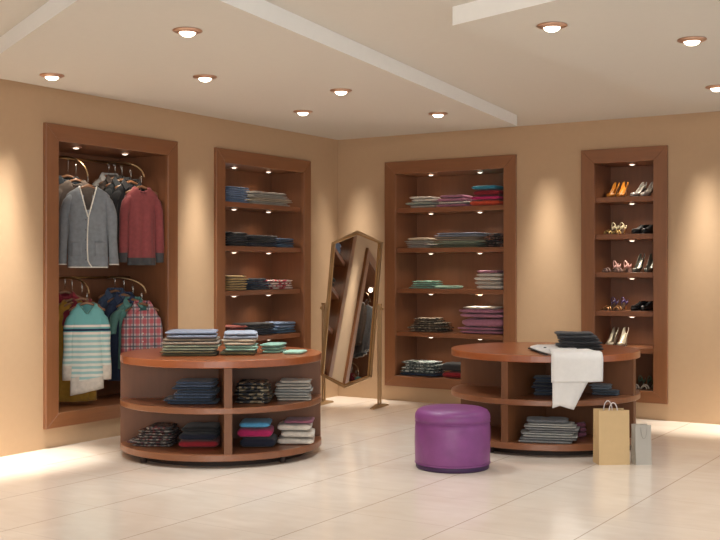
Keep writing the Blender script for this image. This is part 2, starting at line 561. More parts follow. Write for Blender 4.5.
def garment(name, loc, rz, label, cat, group, body, L=.68, sw=.20, hw=.21, hd=.05, sleeve=.58, sl_out=.06, sl_mat=None,
            neck='round', hem=None, hem_h=.05, trim=None, collar=None, buttons=None, pockets=False, fold=.008, cuff=None,
            skew=0., vdepth=.24, placket=False):
    t = empty(name, loc, rz, label, cat, group)
    rnd = random.Random(label)
    ph = rnd.random() * 6
    # body: rings from the neck opening down to the hem
    prof = [(0.0, .062, .038), (-.012, .085, .042), (-.032, sw * .60, .044), (-.06, sw * .84, .042), (-.085, sw * .96, .040), (-.12, sw * .97, hd),
            (-.18, hw * .97, hd)]
    nz = 16
    for i in range(1, nz + 1):
        f = i / nz
        prof.append((-.18 - (L - .18) * f, hw * (.97 + .07 * f), hd))
    def fr(z):  # front surface depth at x=0.. for trims
        for (z0, w0, d0), (z1, w1, d1) in zip(prof, prof[1:]):
            if z1 <= z <= z0:
                f = (z0 - z) / (z0 - z1 + 1e-9); return w0 + (w1 - w0) * f, d0 + (d1 - d0) * f
        return prof[-1][1], prof[-1][2]
    def front_y(x, z):
        w_, d_ = fr(z); q = min(.999, abs(x) / w_)
        c = q ** (1 / .85); s = math.sqrt(1 - c * c)
        am = fold * min(1, max(0, -z - .1) * 3)
        return -(d_ * s ** .7 - am * math.sin(x * 7 / max(w_, .05) + ph) * s)
    bm = new(); vr = []
    for z, w_, d_ in prof:
        am = fold * min(1, max(0, -z - .1) * 3)
        zz = skew * (z / L)
        r = [(x, y, zc + zz * (x / max(w_, .01)) * (1 if z < -.2 else 0)) for x, y, zc in ring_pts(z, w_, d_, 44, am, 7, ph)]
        vr.append([bm.verts.new(p) for p in r])
    n = 44
    vn = {'v': vdepth, 'round': .055, 'shirt': .07}[neck]
    for a, b in zip(vr, vr[1:]):
        for k in range(n):
            q = [a[k], a[(k + 1) % n], b[(k + 1) % n], b[k]]
            cx_ = sum(v.co.x for v in q) / 4; cy_ = sum(v.co.y for v in q) / 4; cz_ = sum(v.co.z for v in q) / 4
            if cy_ < 0 and -cz_ < vn and abs(cx_) < .07 * (1 - (-cz_) / vn) + .004: continue
            fc = bm.faces.new(q)
            if hem and cz_ < -L + hem_h: fc.material_index = 1
    b = build('body', bm, [body] + ([hem] if hem else []), t, True)
    md = b.modifiers.new('thick', 'SOLIDIFY'); md.thickness = .004; md.offset = 1
    # sleeves
    sm = sl_mat or body
    if sleeve:
        for sgn in (-1, 1):
            bm = new(); rings = []
            m = 14
            for i in range(m + 1):
                f = i / m
                x = sgn * (sw - .045 + .045 * min(1, f * 4) ** .7 + sl_out * f)
                z = -.075 - sleeve * f
                wx = .050 - .012 * f + .004 * math.sin(f * 9 + ph); dy = .042 - .014 * f
                if i == 0: wx, dy = .028, .022
                rings.append([(x + wx * math.cos(2 * math.pi * k / 14), -.004 + dy * math.sin(2 * math.pi * k / 14) + .006 * math.sin(f * 7 + sgn), z + sgn * .0 - .25 * wx * math.cos(2 * math.pi * k / 14) * sgn * (1 - f)) for k in range(14)])
            loft(bm, rings, True)
            if cuff:
                for fc in bm.faces:
                    if fc.calc_center_median().z < -.075 - sleeve + hem_h: fc.material_index = 1
            build('sleeve', bm, [sm] + ([cuff] if cuff else []), t, True)
    # neck
    if neck == 'round':
        pts = [(.075 * math.cos(a), -.040 * math.sin(a) - .004 * (math.sin(a) > 0), -.006 - (.045 if math.sin(a) > 0 else .0) * math.sin(a) ** 2) for a in [2 * math.pi * k / 24 for k in range(25)]]
        build('collar', tube(new(), pts, .008, 6), collar or hem or body, t, True)
    if neck == 'shirt':
        bm = new()
        for sgn in (-1, 1):
            P = [(sgn * .062, .03, .03), (sgn * .075, -.02, .02), (sgn * .03, -.062, -.045), (sgn * .075, -.066, -.085), (sgn * .098, -.03, -.02), (sgn * .082, .03, .0)]
            v1 = [bm.verts.new(p) for p in P]; v2 = [bm.verts.new((p[0], p[1] - .006, p[2] + .003)) for p in P]
            bm.faces.new(v1); bm.faces.new(v2[::-1])
            for i in range(6): bm.faces.new([v1[i], v2[i], v2[(i + 1) % 6], v1[(i + 1) % 6]])
        pts = [(.062 * math.cos(a), .032 * math.sin(a) + .0, .018) for a in [math.pi * k / 10 for k in range(11)]]
        tube(bm, pts, .015, 6)
        build('collar', bm, collar or body, t, False)
    if neck == 'v':
        for sgn in (-1, 1):
            pts = []
            for i in range(11):
                f = i / 10; z = -.004 - vdepth * f; x = sgn * (.072 * (1 - f) + .003)
                pts.append((x, min(front_y(x, z), -.036) - .004, z))
            build('neck_trim', tube(new(), pts, .0055, 6), trim or collar or body, t, True)
    if trim and neck == 'v' and placket:
        pts = []
        for i in range(16):
            f = i / 15; z = -vdepth - (L - vdepth - .004) * f; x = .004 - .012 * math.sin(f * 3)
            pts.append((x + (.03 * max(0, f - .9) * 10), front_y(x, z) - .004, z))
        build('front_trim', tube(new(), pts, .0055, 6), trim, t, True)
        pts = []
        w_, d_ = fr(-L)
        for i in range(29):
            x = -w_ * .97 + 2 * w_ * .97 * i / 28
            pts.append((x, front_y(x, -L) - .002, -L + .003 + skew * -1 * (x / w_)))
        build('hem_trim', tube(new(), pts, .006, 6), trim, t, True)
        for sgn in (-1, 1):
            x = sgn * (sw + sl_out)
            build('cuff_trim', tube(new(), [(x + .040 * math.cos(a), -.004 + .03 * math.sin(a), -.075 - sleeve + .004) for a in [2 * math.pi * k / 14 for k in range(15)]], .005, 6), trim, t, True)
    if placket and neck != 'v':
        bm = new(); rings = []
        for i in range(14):
            f = i / 13; z = -.07 - (L - .075) * f
            y = front_y(0, z)
            rings.append([(-.014, y - .001, z), (-.014, y - .005, z), (.014, y - .005, z), (.014, y - .001, z)])
        loft(bm, rings)
        build('placket', bm, collar or body, t)
    if buttons:
        for i in range(5):
            z = -(.12 if neck != 'v' else vdepth + .03) - i * (L - .28) / 5
            x = .0 if neck != 'v' else -.02
            build('button', lathe(new(), [(0, 0), (.007, 0), (.007, .004), (0, .005)], 10), buttons, t, True, (x, front_y(x, z) - .003, z), (math.pi / 2, 0, 0))
    if pockets:
        for sgn in (-1, 1):
            bm = new(); g = []
            for j in range(6):
                z = -L + .1 + .13 * (1 - j / 5)
                g.append([(sgn * (.055 + .09 * i / 5), front_y(sgn * (.055 + .09 * i / 5), z) - .007, z) for i in range(6)])
            loft(bm, g, False, False)
            for i in range(5): pass
            p = build('pocket', bm, body, t, True)
            md = p.modifiers.new('thick', 'SOLIDIFY'); md.thickness = .005; md.offset = 0
            build('pocket_edge', tube(new(), [(x, y - .002, z) for x, y, z in g[0]], .004, 5), body, t, True)
    return t


hanger_src = None
def hanger(loc, rz, label, top):
    """wooden hanger, its shoulders just under the garment's, steel hook over the arm at height top"""
    t = empty('clothes_hanger', loc, rz, label, 'hanger', 'wooden hangers in the wardrobe niche')
    bm = new(); rings = []
    for i in range(15):
        u = -1 + 2 * i / 14
        x = .155 * u; z = .004 - .066 * abs(u) ** 1.2; y = .006 - .012 * u * u
        hh = .014 * (1 - .25 * abs(u)); dd = .011
        rings.append([(x, y + dd * math.cos(a), z + hh * math.sin(a)) for a in [2 * math.pi * k / 10 for k in range(10)]])
    loft(bm, rings)
    build('shoulder_bar', bm, HANG, t, True)
    h = top - loc[2]
    pts = [(0, 0, .025), (0, 0, max(.05, h - .045))]
    r = .022; c = (r, h - .012)
    for k in range(9):
        a = math.pi - math.pi * 1.15 * k / 8
        pts.append((0, c[0] + r * math.cos(a) - .0, c[1] + r * math.sin(a) * 1.05 - .012))
    build('hook', tube(new(), pts, .0035, 6), STEEL, t, True)
    return t


F = m_fabric
CARD = F('grey_wool', '7C8288'); TRIMW = F('ivory_trim', 'E6E2D8'); REDW = F('brick_red_knit', '8E4648'); RIB = F('charcoal_rib', '45474A')
STRIPE = N('striped_knit')
def striped():
    s = STRIPE; v = s.coord(); sep = s.add('ShaderNodeSeparateXYZ'); s.link(v, sep.inputs[0])
    z = s.math('SUBTRACT', sep.outputs[2], s.math('MULTIPLY', sep.outputs[0], .0))
    f = s.math('FRACT', s.math('MULTIPLY', z, 1 / .046))
    st = s.math('LESS_THAN', f, .5)
    low = s.math('LESS_THAN', z, -.24)
    c = s.mix(s.math('MULTIPLY', st, low), lin('6FAFB0'), lin('E4D8CC'))
    m1 = s.math('MULTIPLY', s.math('LESS_THAN', z, -.19), s.math('GREATER_THAN', z, -.21))
    c = s.mix(m1, c, lin('E8DCD4'))
    m2 = s.math('MULTIPLY', s.math('LESS_THAN', z, -.225), s.math('GREATER_THAN', z, -.245))
    c = s.mix(m2, c, lin('1E2C48'))
    c = s.mix(s.math('MULTIPLY', s.math('LESS_THAN', z, -.27), .35), c, lin('CFE0DA'))
    s.base(c); s.b.inputs['Roughness'].default_value = .9
striped()
PLAID = m_plaid('red_plaid_cotton', 'C4B8B8', 'B83A48', '5A5A66', 15, 11, .45, .18)
MUST = F('mustard_knit', 'A07828'); TEAL = F('teal_knit', '5F8F88'); NAVY = F('navy_denim', '2C3A56'); DBLU = F('slate_denim', '41526C')
GNT = F('wardrobe_black', '1E1F22')

# origin (centre of the collar) from the photo: px, py, plane x, facing offset, arm, arm fraction
FACE = YAW
def put(kind, px, py, X, turn, armkey, fr_, hl, label, cat, **kw):
    p = atX(px, py, X)
    rz = FACE + math.radians(turn)
    grp = kw.pop('group', None)
    g = garment(kind, p, rz, label, cat, grp, **kw)
    top = ARMS[armkey][int(fr_ * 14)].z + .012
    top = max(p[2] + .1, top)
    hanger(p, rz, hl, top)
    return g


put('cardigan', 88, 186, -.14, 16, ('up', 0), 1.0, 'wooden hanger holding the grey cardigan', 'grey knitted cardigan with white edging on a hanger in the wardrobe niche', 'cardigan',
    body=CARD, L=.72, sw=.19, hw=.165, sleeve=.62, sl_out=.035, fold=.012, neck='v', vdepth=.27, trim=TRIMW, pockets=True, placket=True, buttons=m_plain('button_grey', '5A5A5A', .4), hd=.045)
put('jacket', 76, 180, -.255, 16, ('up', 0), .7, 'wooden hanger holding the taupe jacket', 'taupe jacket hanging directly behind the grey cardigan', 'jacket',
    body=F('taupe_wool', '6E6259'), L=.66, sw=.175, hw=.16, sleeve=.58, sl_out=.02, neck='round', hd=.035)
put('jacket', 68, 176, -.36, 16, ('up', 0), .35, 'wooden hanger holding the charcoal blue jacket', 'charcoal blue jacket hanging leftmost at the back of the upper row', 'jacket',
    body=F('charcoal_blue_wool', '3A4148'), L=.66, sw=.17, hw=.16, sleeve=.56, sl_out=.02, neck='round', hd=.035)
put('sweater', 141.5, 187, -.13, 30, ('up', 1), 1.0, 'wooden hanger holding the brick red sweater', 'brick red sweater with charcoal ribbed hem, rightmost of the upper row', 'sweater',
    body=REDW, L=.73, sw=.16, hw=.125, sleeve=.63, sl_out=.02, neck='round', hem=RIB, cuff=RIB, hem_h=.07, fold=.018, hd=.045, collar=REDW)
put('shirt', 131, 182, -.23, 30, ('up', 1), .8, 'wooden hanger holding the black shirt behind the red sweater', 'black shirt hanging right behind the brick red sweater', 'shirt',
    body=GNT, L=.72, sw=.165, hw=.14, sleeve=.60, sl_out=.02, neck='shirt', hd=.034)
put('jacket', 122, 180, -.315, 30, ('up', 1), .6, 'wooden hanger holding the anthracite jacket', 'anthracite jacket hanging between the black shirt and the brown one', 'jacket',
    body=F('anthracite', '2C3032'), L=.72, sw=.165, hw=.14, sleeve=.60, sl_out=.02, neck='shirt', hd=.032)
put('shirt', 115, 178, -.40, 30, ('up', 1), .4, 'wooden hanger holding the brown shirt', 'dark brown shirt hanging just right of the white one', 'shirt',
    body=F('dark_brown_cotton', '4A403A'), L=.70, sw=.165, hw=.14, sleeve=.58, sl_out=.02, neck='shirt', hd=.028)
put('shirt', 109, 176, -.475, 30, ('up', 1), .2, 'wooden hanger holding the white shirt', 'white shirt with a shoulder showing right of the grey cardigan', 'shirt',
    body=F('white_cotton', 'C9C6C0'), L=.62, sw=.165, hw=.14, sleeve=.54, sl_out=.02, neck='shirt', hd=.024)

put('sweater', 87, 303, -.12, 16, ('lo', 0), 1.0, 'wooden hanger holding the striped sweater', 'teal and cream striped sweater, front left of the lower row', 'sweater',
    body=STRIPE.m, L=.78, sw=.15, hw=.135, sleeve=.60, sl_out=.02, neck='v', vdepth=.09, hem=F('cream_rib', 'CFC6BA'), cuff=F('cream_rib', 'CFC6BA'), hem_h=.12, fold=.010, skew=-.03, hd=.045, trim=None, collar=F('teal_knit', '5F8F88'))
put('t_shirt', 82, 299, -.215, 16, ('lo', 0), .75, 'wooden hanger holding the crimson top', 'crimson top hanging between the striped sweater and the mustard one', 'top',
    body=F('crimson_knit', '7E2030'), L=.60, sw=.11, hw=.10, sleeve=.16, sl_out=.02, neck='round', hd=.032)
put('sweater', 72, 300, -.30, 16, ('lo', 0), .5, 'wooden hanger holding the mustard sweater', 'mustard yellow long sweater hanging behind the striped sweater', 'sweater',
    body=MUST, L=.90, sw=.155, hw=.14, sleeve=.82, sl_out=.02, neck='round', hd=.034, fold=.012)
put('sweater', 65, 292, -.40, 16, ('lo', 0), .25, 'wooden hanger holding the dark red sweater', 'dark red sweater hanging leftmost at the back of the lower row', 'sweater',
    body=F('dark_red_knit', '8C2836'), L=.62, sw=.155, hw=.14, sleeve=.58, sl_out=.02, neck='round', hd=.034)
put('shirt', 142, 304, -.13, 22, ('lo', 1), 1.0, 'wooden hanger holding the plaid shirt', 'red and white plaid shirt, rightmost of the lower row', 'shirt',
    body=PLAID, L=.66, sw=.145, hw=.12, sleeve=.60, sl_out=.015, fold=.012, neck='shirt', placket=True, buttons=m_plain('button_white', 'DDD8D0', .4), hd=.042)
put('t_shirt', 133, 300, -.22, 22, ('lo', 1), .8, 'wooden hanger holding the teal short-sleeved shirt', 'teal short-sleeved shirt hanging behind the plaid shirt', 'shirt',
    body=TEAL, L=.64, sw=.15, hw=.13, sleeve=.24, sl_out=.05, neck='shirt', hd=.032)
put('shirt', 124, 295, -.31, 22, ('lo', 1), .55, 'wooden hanger holding the navy shirt', 'navy blue denim shirt hanging behind the teal one', 'shirt',
    body=NAVY, L=.80, sw=.155, hw=.14, sleeve=.70, sl_out=.02, neck='shirt', hd=.032)
put('shirt', 115, 291, -.40, 22, ('lo', 1), .3, 'wooden hanger holding the slate blue shirt', 'slate blue shirt, leftmost of the lower right cluster', 'shirt',
    body=DBLU, L=.66, sw=.155, hw=.14, sleeve=.60, sl_out=.02, neck='shirt', hd=.032)

# ------------------------------------------------------------------ round counters
def counter(name, c, R_, arm, label):
    """arm: angle of the divider that comes to the front, measured from the camera's line of sight"""
    t = empty(name, (c[0], c[1], 0), 0, label, 'counter')
    def disc(nm, r, z0, z1, m, b=.006):
        return build(nm, lathe(new(), [(0, z0), (r - b, z0), (r - .001, z0 + b * .5), (r, z0 + b), (r, z1 - b), (r - b * .3, z1 - b * .3), (r - b, z1), (0, z1)], 96), m, t, False)
    zs = [(.052, .105, 'bottom_shelf'), (.405, .452, 'middle_shelf'), (.748, .806, 'top')]
    for z0, z1, nm in zs:
        d = disc(nm, R_, z0, z1, WOODT if nm == 'top' else WOODS)
    build('plinth', lathe(new(), [(0, 0), (R_ - .12, 0), (R_ - .12, .052), (0, .052)], 64), PLINTH, t)  # recessed plinth, its dark colour stands for the shade under the shelf
    for k in range(4):
        a = math.radians(-57.7 + 45 + 90 * k)
        build('foot', lathe(new(), [(0, 0), (.022, 0), (.026, .02), (.02, .052), (0, .052)], 16), PLINTH, t, False, ((R_ - .06) * math.cos(a), (R_ - .06) * math.sin(a), 0))
    # front direction is towards the camera
    fx, fy = -FW[0], -FW[1]
    ca, sa = math.cos(arm), math.sin(arm)
    fx, fy = fx * ca - fy * sa, fx * sa + fy * ca
    ang = math.atan2(fy, fx)
    hw_ = .03
    for z0, z1 in ((.105, .405), (.452, .748)):
        build('divider', box(new(), -R_ + .004, R_ - .004, -hw_, hw_, z0, z1), WOODC, t, False, None, (0, 0, ang + math.pi / 2))
        build('divider', box(new(), hw_, R_ - .004, -hw_, hw_, z0, z1), WOODC, t, False, None, (0, 0, ang))
        build('divider', box(new(), hw_, R_ - .004, -hw_, hw_, z0, z1), WOODC, t, False, None, (0, 0, ang + math.pi))
    return t


CL = (1.298, -3.694); CR = (3.357, -1.858)
counter('round_counter', CL, .816, math.radians(10.5), 'round two-tier wooden counter at left, in front of the wardrobe niche')
counter('round_counter', CR, .80, math.radians(-33), 'round two-tier wooden counter at right, draped with white trousers')

# ------------------------------------------------------------------ folded clothes
def folded_bm(w_, d_, h_, layers, seed, rough=.006, ex=0.5):
    rnd = random.Random(seed)
    bm = new(); tl = h_ / layers
    NX, NC = 12, 14
    for L in range(layers):
        z0 = L * tl; off = rnd.uniform(-.016, .010); ox = rnd.uniform(-.03, .03) * w_ / .4; ww = w_ / 2 * rnd.uniform(.88, 1.0); dd = d_ / 2 * rnd.uniform(.95, 1)
        rings = []
        for i in range(NX + 1):
            u = -1 + 2 * i / NX
            e = max(0, abs(u) - .8) / .2
            x = ww * u + ox
            sc = 1 - .45 * e ** 2.2
            ring = []
            for k in range(NC):
                a = 2 * math.pi * k / NC
                c, s = math.cos(a), math.sin(a)
                y = dd * math.copysign(abs(c) ** .35, c) * (1 - .06 * e * e)
                z = tl * .5 * .93 * math.copysign(abs(s) ** .55, s) * sc
                q = Vector((x * 7 + seed * 3.1, y * 7 + L * 5, 1.3 * seed))
                nn = noise.noise(q)
                if z > 0 : z *= 1 - .55 * abs(nn) - .3 * rough / .006 * max(0, noise.noise(q * 2.2))
                elif L: z *= 1 - .35 * abs(noise.noise(q * 1.7))
                y += rough * 1.6 * noise.noise(q * 1.9 + Vector((9, 0, 0))) * (1 if y < 0 else .3)
                ring.append((x + rough * noise.noise(q * 2.5) * (abs(u) > .7), y + d_ / 2 + off, z0 + tl * .5 + z))
            rings.append(ring)
        loft(bm, rings)
    return bm


SEED = [0]
ORD = {1: ['only'], 2: ['bottom', 'top'], 3: ['bottom', 'middle', 'top'], 4: ['bottom', 'second', 'third', 'top'],
       5: ['bottom', 'second', 'third', 'fourth', 'top']}
def stack(origin, rz, items, where, group):
    """items bottom to top: (kind, look, material, w, d, h, layers[, rough, shift])"""
    SEED[0] += 100
    z = origin[2]; n = len(items)
    ex = Vector((math.cos(rz), math.sin(rz), 0))
    rnd = random.Random(SEED[0])
    for i, it in enumerate(items):
        kind, look, m, w_, d_, h_, ly = it[:7]
        rough = it[7] if len(it) > 7 else .006
        sh = it[8] if len(it) > 8 else 0
        bm = folded_bm(w_, d_, h_, ly, SEED[0] + i * 7, rough)
        p = Vector(origin) + ex * (sh + rnd.uniform(-.006, .006)); p.z = z
        pos = '' if n == 1 else ' at the top,' if ORD[n][i] == 'top' else ' at the bottom,' if ORD[n][i] == 'bottom' else ' %s from bottom,' % ORD[n][i] if ORD[n][i] != 'middle' else ' in the middle,'
        o = build('folded_' + kind.replace(' ', '_').replace('-', '_'), bm, m, None, True, p, (0, 0, rz + math.radians(rnd.uniform(-2, 2))))
        nm = {'t_shirt': 'T-shirt'}.get(kind, kind)
        tag(o, '%s folded %s,%s %s' % (look, nm, pos, where) if pos else '%s folded %s, %s' % (look, nm, where), kind.replace('_', '-'), group)
        z += h_


def wallstack(cab, pl, pr, z, items, where, group, front=.05):
    """stack between photo columns pl..pr, its front just behind the shelf edge"""
    if cab == 2:
        a, b = atXy(pl, -front), atXy(pr, -front); o = (-front, (a + b) / 2, z); rz = math.pi / 2
    else:
        a, b = atY(pl, front), atY(pr, front); o = ((a + b) / 2, front, z); rz = 0
    wd = abs(b - a)
    its = []
    for it in items:
        it = list(it); it[3] = wd * it[3]; its.append(tuple(it))
    stack(o, rz, its, where, group)


LB = F('light_blue_denim', '7388A8'); LG = F('light_grey_cotton', 'A8A298'); CRM = F('cream_cotton', 'B8A890'); BLK = F('black_denim', '1C1D20')
DKB = F('dark_blue_denim', '2A3A50'); TAN = F('tan_cotton', 'B49A68'); DNM = F('indigo_denim', '2E3848'); WRD = m_patch('white_red_print', ['E0D0C8', 'A83040', 'D8C8C0', 'C05060', 'E8DCD4'], 30)
MBL = F('mid_blue_denim', '4E6E8C'); TRL = F('taupe_linen', '8E7E6C'); OLV = F('olive_cotton', '5C5638'); GBL = F('grey_blue_cotton', '7E8698')
MINT = F('mint_cotton', '7FA896'); MNT2 = F('pale_mint_cotton', '93B8A4'); MAU = F('mauve_cotton', '8E5468'); MAU2 = F('dusky_rose_cotton', 'A06A80')
ORG = F('orange_red_cotton', 'C4482C'); MAG = F('magenta_cotton', 'B0205C'); DRD = F('deep_red_cotton', '7E1A24'); TLB = F('teal_blue_cotton', '2C7E98')
WHT = F('soft_white_cotton', 'C8C2B8'); OFF = F('off_white_cotton', 'D4CCC0'); CHR = F('charcoal_cotton', '2C2C30'); NVY = F('navy_cotton', '1A1E30')
BRD = F('blood_red_cotton', '921C28'); SKY = F('sky_blue_cotton', '4E96C0'); GRY = F('mid_grey_denim', '7A7A7A'); GR2 = F('pale_grey_denim', '9C9C98')
CHK1 = m_patch('black_cream_check', ['24242A', '8E8068', '2E3038', '6A5C48', '1E1E24', 'A89C84'], 42)
CHK2 = m_patch('red_black_check', ['3A3436', '8E8880', '6A3A3C', '44464A', '7A746E', '4A3034'], 55)
CHK3 = m_patch('taupe_cream_check', ['5A5046', '9A8E7C', '6A5E50', '463E36', 'AA9E8A'], 44)
CHK4 = m_patch('grey_white_print', ['3A4648', '9AA4A2', '58686A', 'BCC4C0'], 50)
DPL = m_patch('dark_plaid', ['26242A', '5C4A48', '1E1E22', '8A7C74'], 34)

t2, s2, s3, s4 = 'top shelf beside wardrobe niche', 'second shelf beside wardrobe niche', 'third shelf beside wardrobe niche', 'fourth shelf beside wardrobe niche'
G = 'folded clothes in the '
g2, g3 = G + 'shelf niche by the wardrobe', G + 'shelf niche by the mirror'
wallstack(2, 228.5, 250, ZSH[0], [('jeans', 'light blue', LB, 1, .32, .042, 2)] * 4, 'left pile, ' + t2, g2)
wallstack(2, 254, 292, ZSH[0], [('trousers', 'beige grey', LG, 1.04, .32, .04, 2, .01), ('trousers', 'cream', CRM, 1, .32, .037, 2, .01), ('trousers', 'light grey', LG, .98, .3, .036, 2), ('trousers', 'stone grey', F('stone_cotton', '9C948A'), .88, .3, .034, 1)], 'right pile, ' + t2, g2)
wallstack(2, 228.5, 250, ZSH[1], [('trousers', 'black', BLK, 1, .32, .052, 2), ('trousers', 'charcoal black', CHR, 1, .32, .05, 2), ('trousers', 'jet black', BLK, .95, .3, .048, 1, .01)], 'left pile, ' + s2, g2)
wallstack(2, 251, 279, ZSH[1], [('jeans', 'blue black', NVY, 1, .32, .045, 2), ('jeans', 'black', BLK, 1, .32, .045, 2), ('jeans', 'faded black', CHR, .98, .32, .04, 1, .01)], 'middle pile, ' + s2, g2)
wallstack(2, 280, 295, ZSH[1], [('jeans', 'blue', MBL, 1, .3, .035, 2, .01), ('jeans', 'dark', DKB, .95, .3, .04, 2, .012), ('jeans', 'slate blue', DBLU, .9, .28, .03, 1, .012)], 'right pile, ' + s2, g2)
wallstack(2, 228.5, 249, ZSH[2], [('trousers', 'tan', TAN, 1, .32, .052, 2)] * 3, 'left pile, ' + s3, g2)
wallstack(2, 250.5, 271, ZSH[2], [('jeans', 'indigo', DNM, 1, .32, .045, 2, .01), ('jeans', 'dark indigo', DKB, 1, .32, .045, 2, .01), ('jeans', 'faded indigo', DNM, .96, .3, .035, 1, .01)], 'middle pile, ' + s3, g2)
wallstack(2, 272.5, 295, ZSH[2], [('shirt', 'red and white printed', WRD, 1, .3, .05, 2, .014), ('shirt', 'white and crimson printed', WRD, .94, .28, .055, 2, .016)], 'right pile, ' + s3, g2)
wallstack(2, 228.5, 249, ZSH[3], [('shirt', 'white printed', WRD, 1, .32, .06, 2, .012), ('shirt', 'dark red printed', F('rust_cotton', '8C4038'), 1, .32, .06, 2, .012)], 'left pile, ' + s4, g2)
wallstack(2, 251, 276, ZSH[3], [('jeans', 'black blue', DNM, 1, .32, .07, 3, .01), ('jeans', 'charcoal', CHR, .98, .3, .06, 2, .012)], 'middle pile, ' + s4, g2)
wallstack(2, 277.5, 297, ZSH[3], [('jeans', 'washed blue', MBL, 1, .3, .06, 2, .012), ('jeans', 'pale blue', LB, .96, .28, .065, 2, .014)], 'right pile, ' + s4, g2)

t3, r2, r3, r4, r5 = 'top shelf right of mirror', 'second shelf right of mirror', 'third shelf right of mirror', 'fourth shelf right of mirror', 'bottom level right of mirror'
wallstack(3, 407, 434, ZSH[0], [('shirt', 'grey white', LG, 1, .3, .035, 1, .01), ('shirt', 'mint grey', F('grey_mint', '9AA294'), 1, .3, .035, 1, .01), ('shirt', 'off-white', OFF, .96, .3, .035, 1, .012), ('shirt', 'white', OFF, .88, .28, .025, 1, .012)], 'left pile, ' + t3, g3)
wallstack(3, 436, 467, ZSH[0], [('shirt', 'rose and white', MAU2, 1, .3, .036, 1, .01), ('shirt', 'off-white', OFF, .98, .3, .026, 1, .01), ('shirt', 'mauve', MAU2, .94, .3, .04, 1, .012), ('shirt', 'dusky pink', MAU2, .8, .28, .035, 1, .012)], 'middle pile, ' + t3, g3)
wallstack(3, 469.5, 500, ZSH[0], [('t_shirt', 'orange red', ORG, 1, .3, .065, 1, .003), ('t_shirt', 'magenta', MAG, .94, .3, .045, 1, .003), ('t_shirt', 'deep red', DRD, .94, .3, .07, 1, .003), ('t_shirt', 'teal blue', TLB, .86, .28, .045, 1, .003)], 'right pile, ' + t3, g3)
wallstack(3, 405, 428, ZSH[1], [('shirt', 'stone grey', F('stone_cotton', '9C948A'), 1, .3, .045, 2, .012), ('shirt', 'warm grey', LG, 1, .3, .04, 2, .012), ('shirt', 'light stone', CRM, .9, .28, .035, 1, .012)], 'left pile, ' + r2, g3)
wallstack(3, 430, 480, ZSH[1], [('trousers', 'olive', F('sage_cotton', '5E6450'), 1, .36, .042, 2, .008), ('trousers', 'pale green', F('pale_sage', '98A088'), 1, .34, .036, 2, .008), ('trousers', 'taupe', TRL, .96, .34, .045, 2), ('trousers', 'grey blue', GBL, .92, .34, .045, 2, .01)], 'middle pile, ' + r2, g3)
wallstack(3, 484.5, 502, ZSH[1], [('shirt', 'dark plaid', DPL, 1, .3, .06, 2, .014), ('shirt', 'brown black plaid', DPL, .95, .3, .05, 2, .014), ('shirt', 'black plaid', DPL, .9, .28, .045, 1, .014)], 'right pile, ' + r2, g3)
wallstack(3, 409, 433.5, ZSH[2], [('shirt', 'mint green', MINT, 1, .3, .045, 2, .014), ('shirt', 'crumpled sea green', MINT, .9, .28, .045, 2, .02)], 'left pile, ' + r3, g3)
wallstack(3, 435, 455, ZSH[2], [('shirt', 'single flat mint green', MNT2, 1, .28, .04, 1, .01)], 'on ' + r3, g3)
wallstack(3, 474, 501, ZSH[2], [('t_shirt', 'pale grey', WHT, 1, .3, .048, 1, .003), ('t_shirt', 'silver grey', LG, 1, .3, .045, 1, .003), ('t_shirt', 'ash grey', WHT, 1, .3, .045, 1, .003), ('t_shirt', 'light grey', WHT, 1, .3, .04, 1, .003), ('t_shirt', 'mauve', MAU2, .85, .28, .03, 1, .008)], 'right pile, ' + r3, g3)
wallstack(3, 406, 442, ZSH[3], [('shirt', 'taupe checked', CHK3, 1, .32, .06, 2, .014), ('shirt', 'brown and cream checked', CHK3, .82, .3, .05, 2, .016), ('shirt', 'cream checked', CHK3, .6, .28, .05, 2, .018)], 'left pile, ' + r4, g3)
wallstack(3, 457, 501, ZSH[3], [('jumper', 'mauve', MAU2, 1, .34, .075, 2, .005), ('jumper', 'dusky pink', MAU2, .98, .34, .10, 1, .005), ('jumper', 'plum pink', MAU2, 1, .34, .05, 1, .005), ('jumper', 'rose', MAU2, .97, .32, .05, 1, .008), ('jumper', 'thin beige', WHT, .72, .3, .022, 1, .006)], 'right pile, ' + r4, g3)
wallstack(3, 398, 439, ZFL, [('jeans', 'dark slate', DKB, 1, .34, .035, 1, .01), ('shirt', 'dark grey printed', CHK4, .85, .32, .07, 2, .01), ('shirt', 'grey and white printed', CHK4, .78, .3, .06, 2, .014)], 'left pile, ' + r5, g3)
wallstack(3, 441, 474, ZFL, [('jumper', 'blood red', BRD, 1, .34, .07, 1, .004), ('jumper', 'charcoal', CHR, 1, .32, .10, 1, .006)], 'right pile, ' + r5, g3)


def cstack(pl, pr, py, z, items, where, group, turn=0):
    """stack on a counter: photo columns pl..pr, its front foot at photo row py"""
    x, y = at((pl + pr) / 2, py, z)
    t = (z - EYE) * FPX / (CY - py)
    wd = (pr - pl) / FPX * t
    its = []
    for it in items:
        it = list(it); it[3] = wd * it[3]; its.append(tuple(it))
    stack((x, y, z), YAW + math.radians(turn), its, where, group)


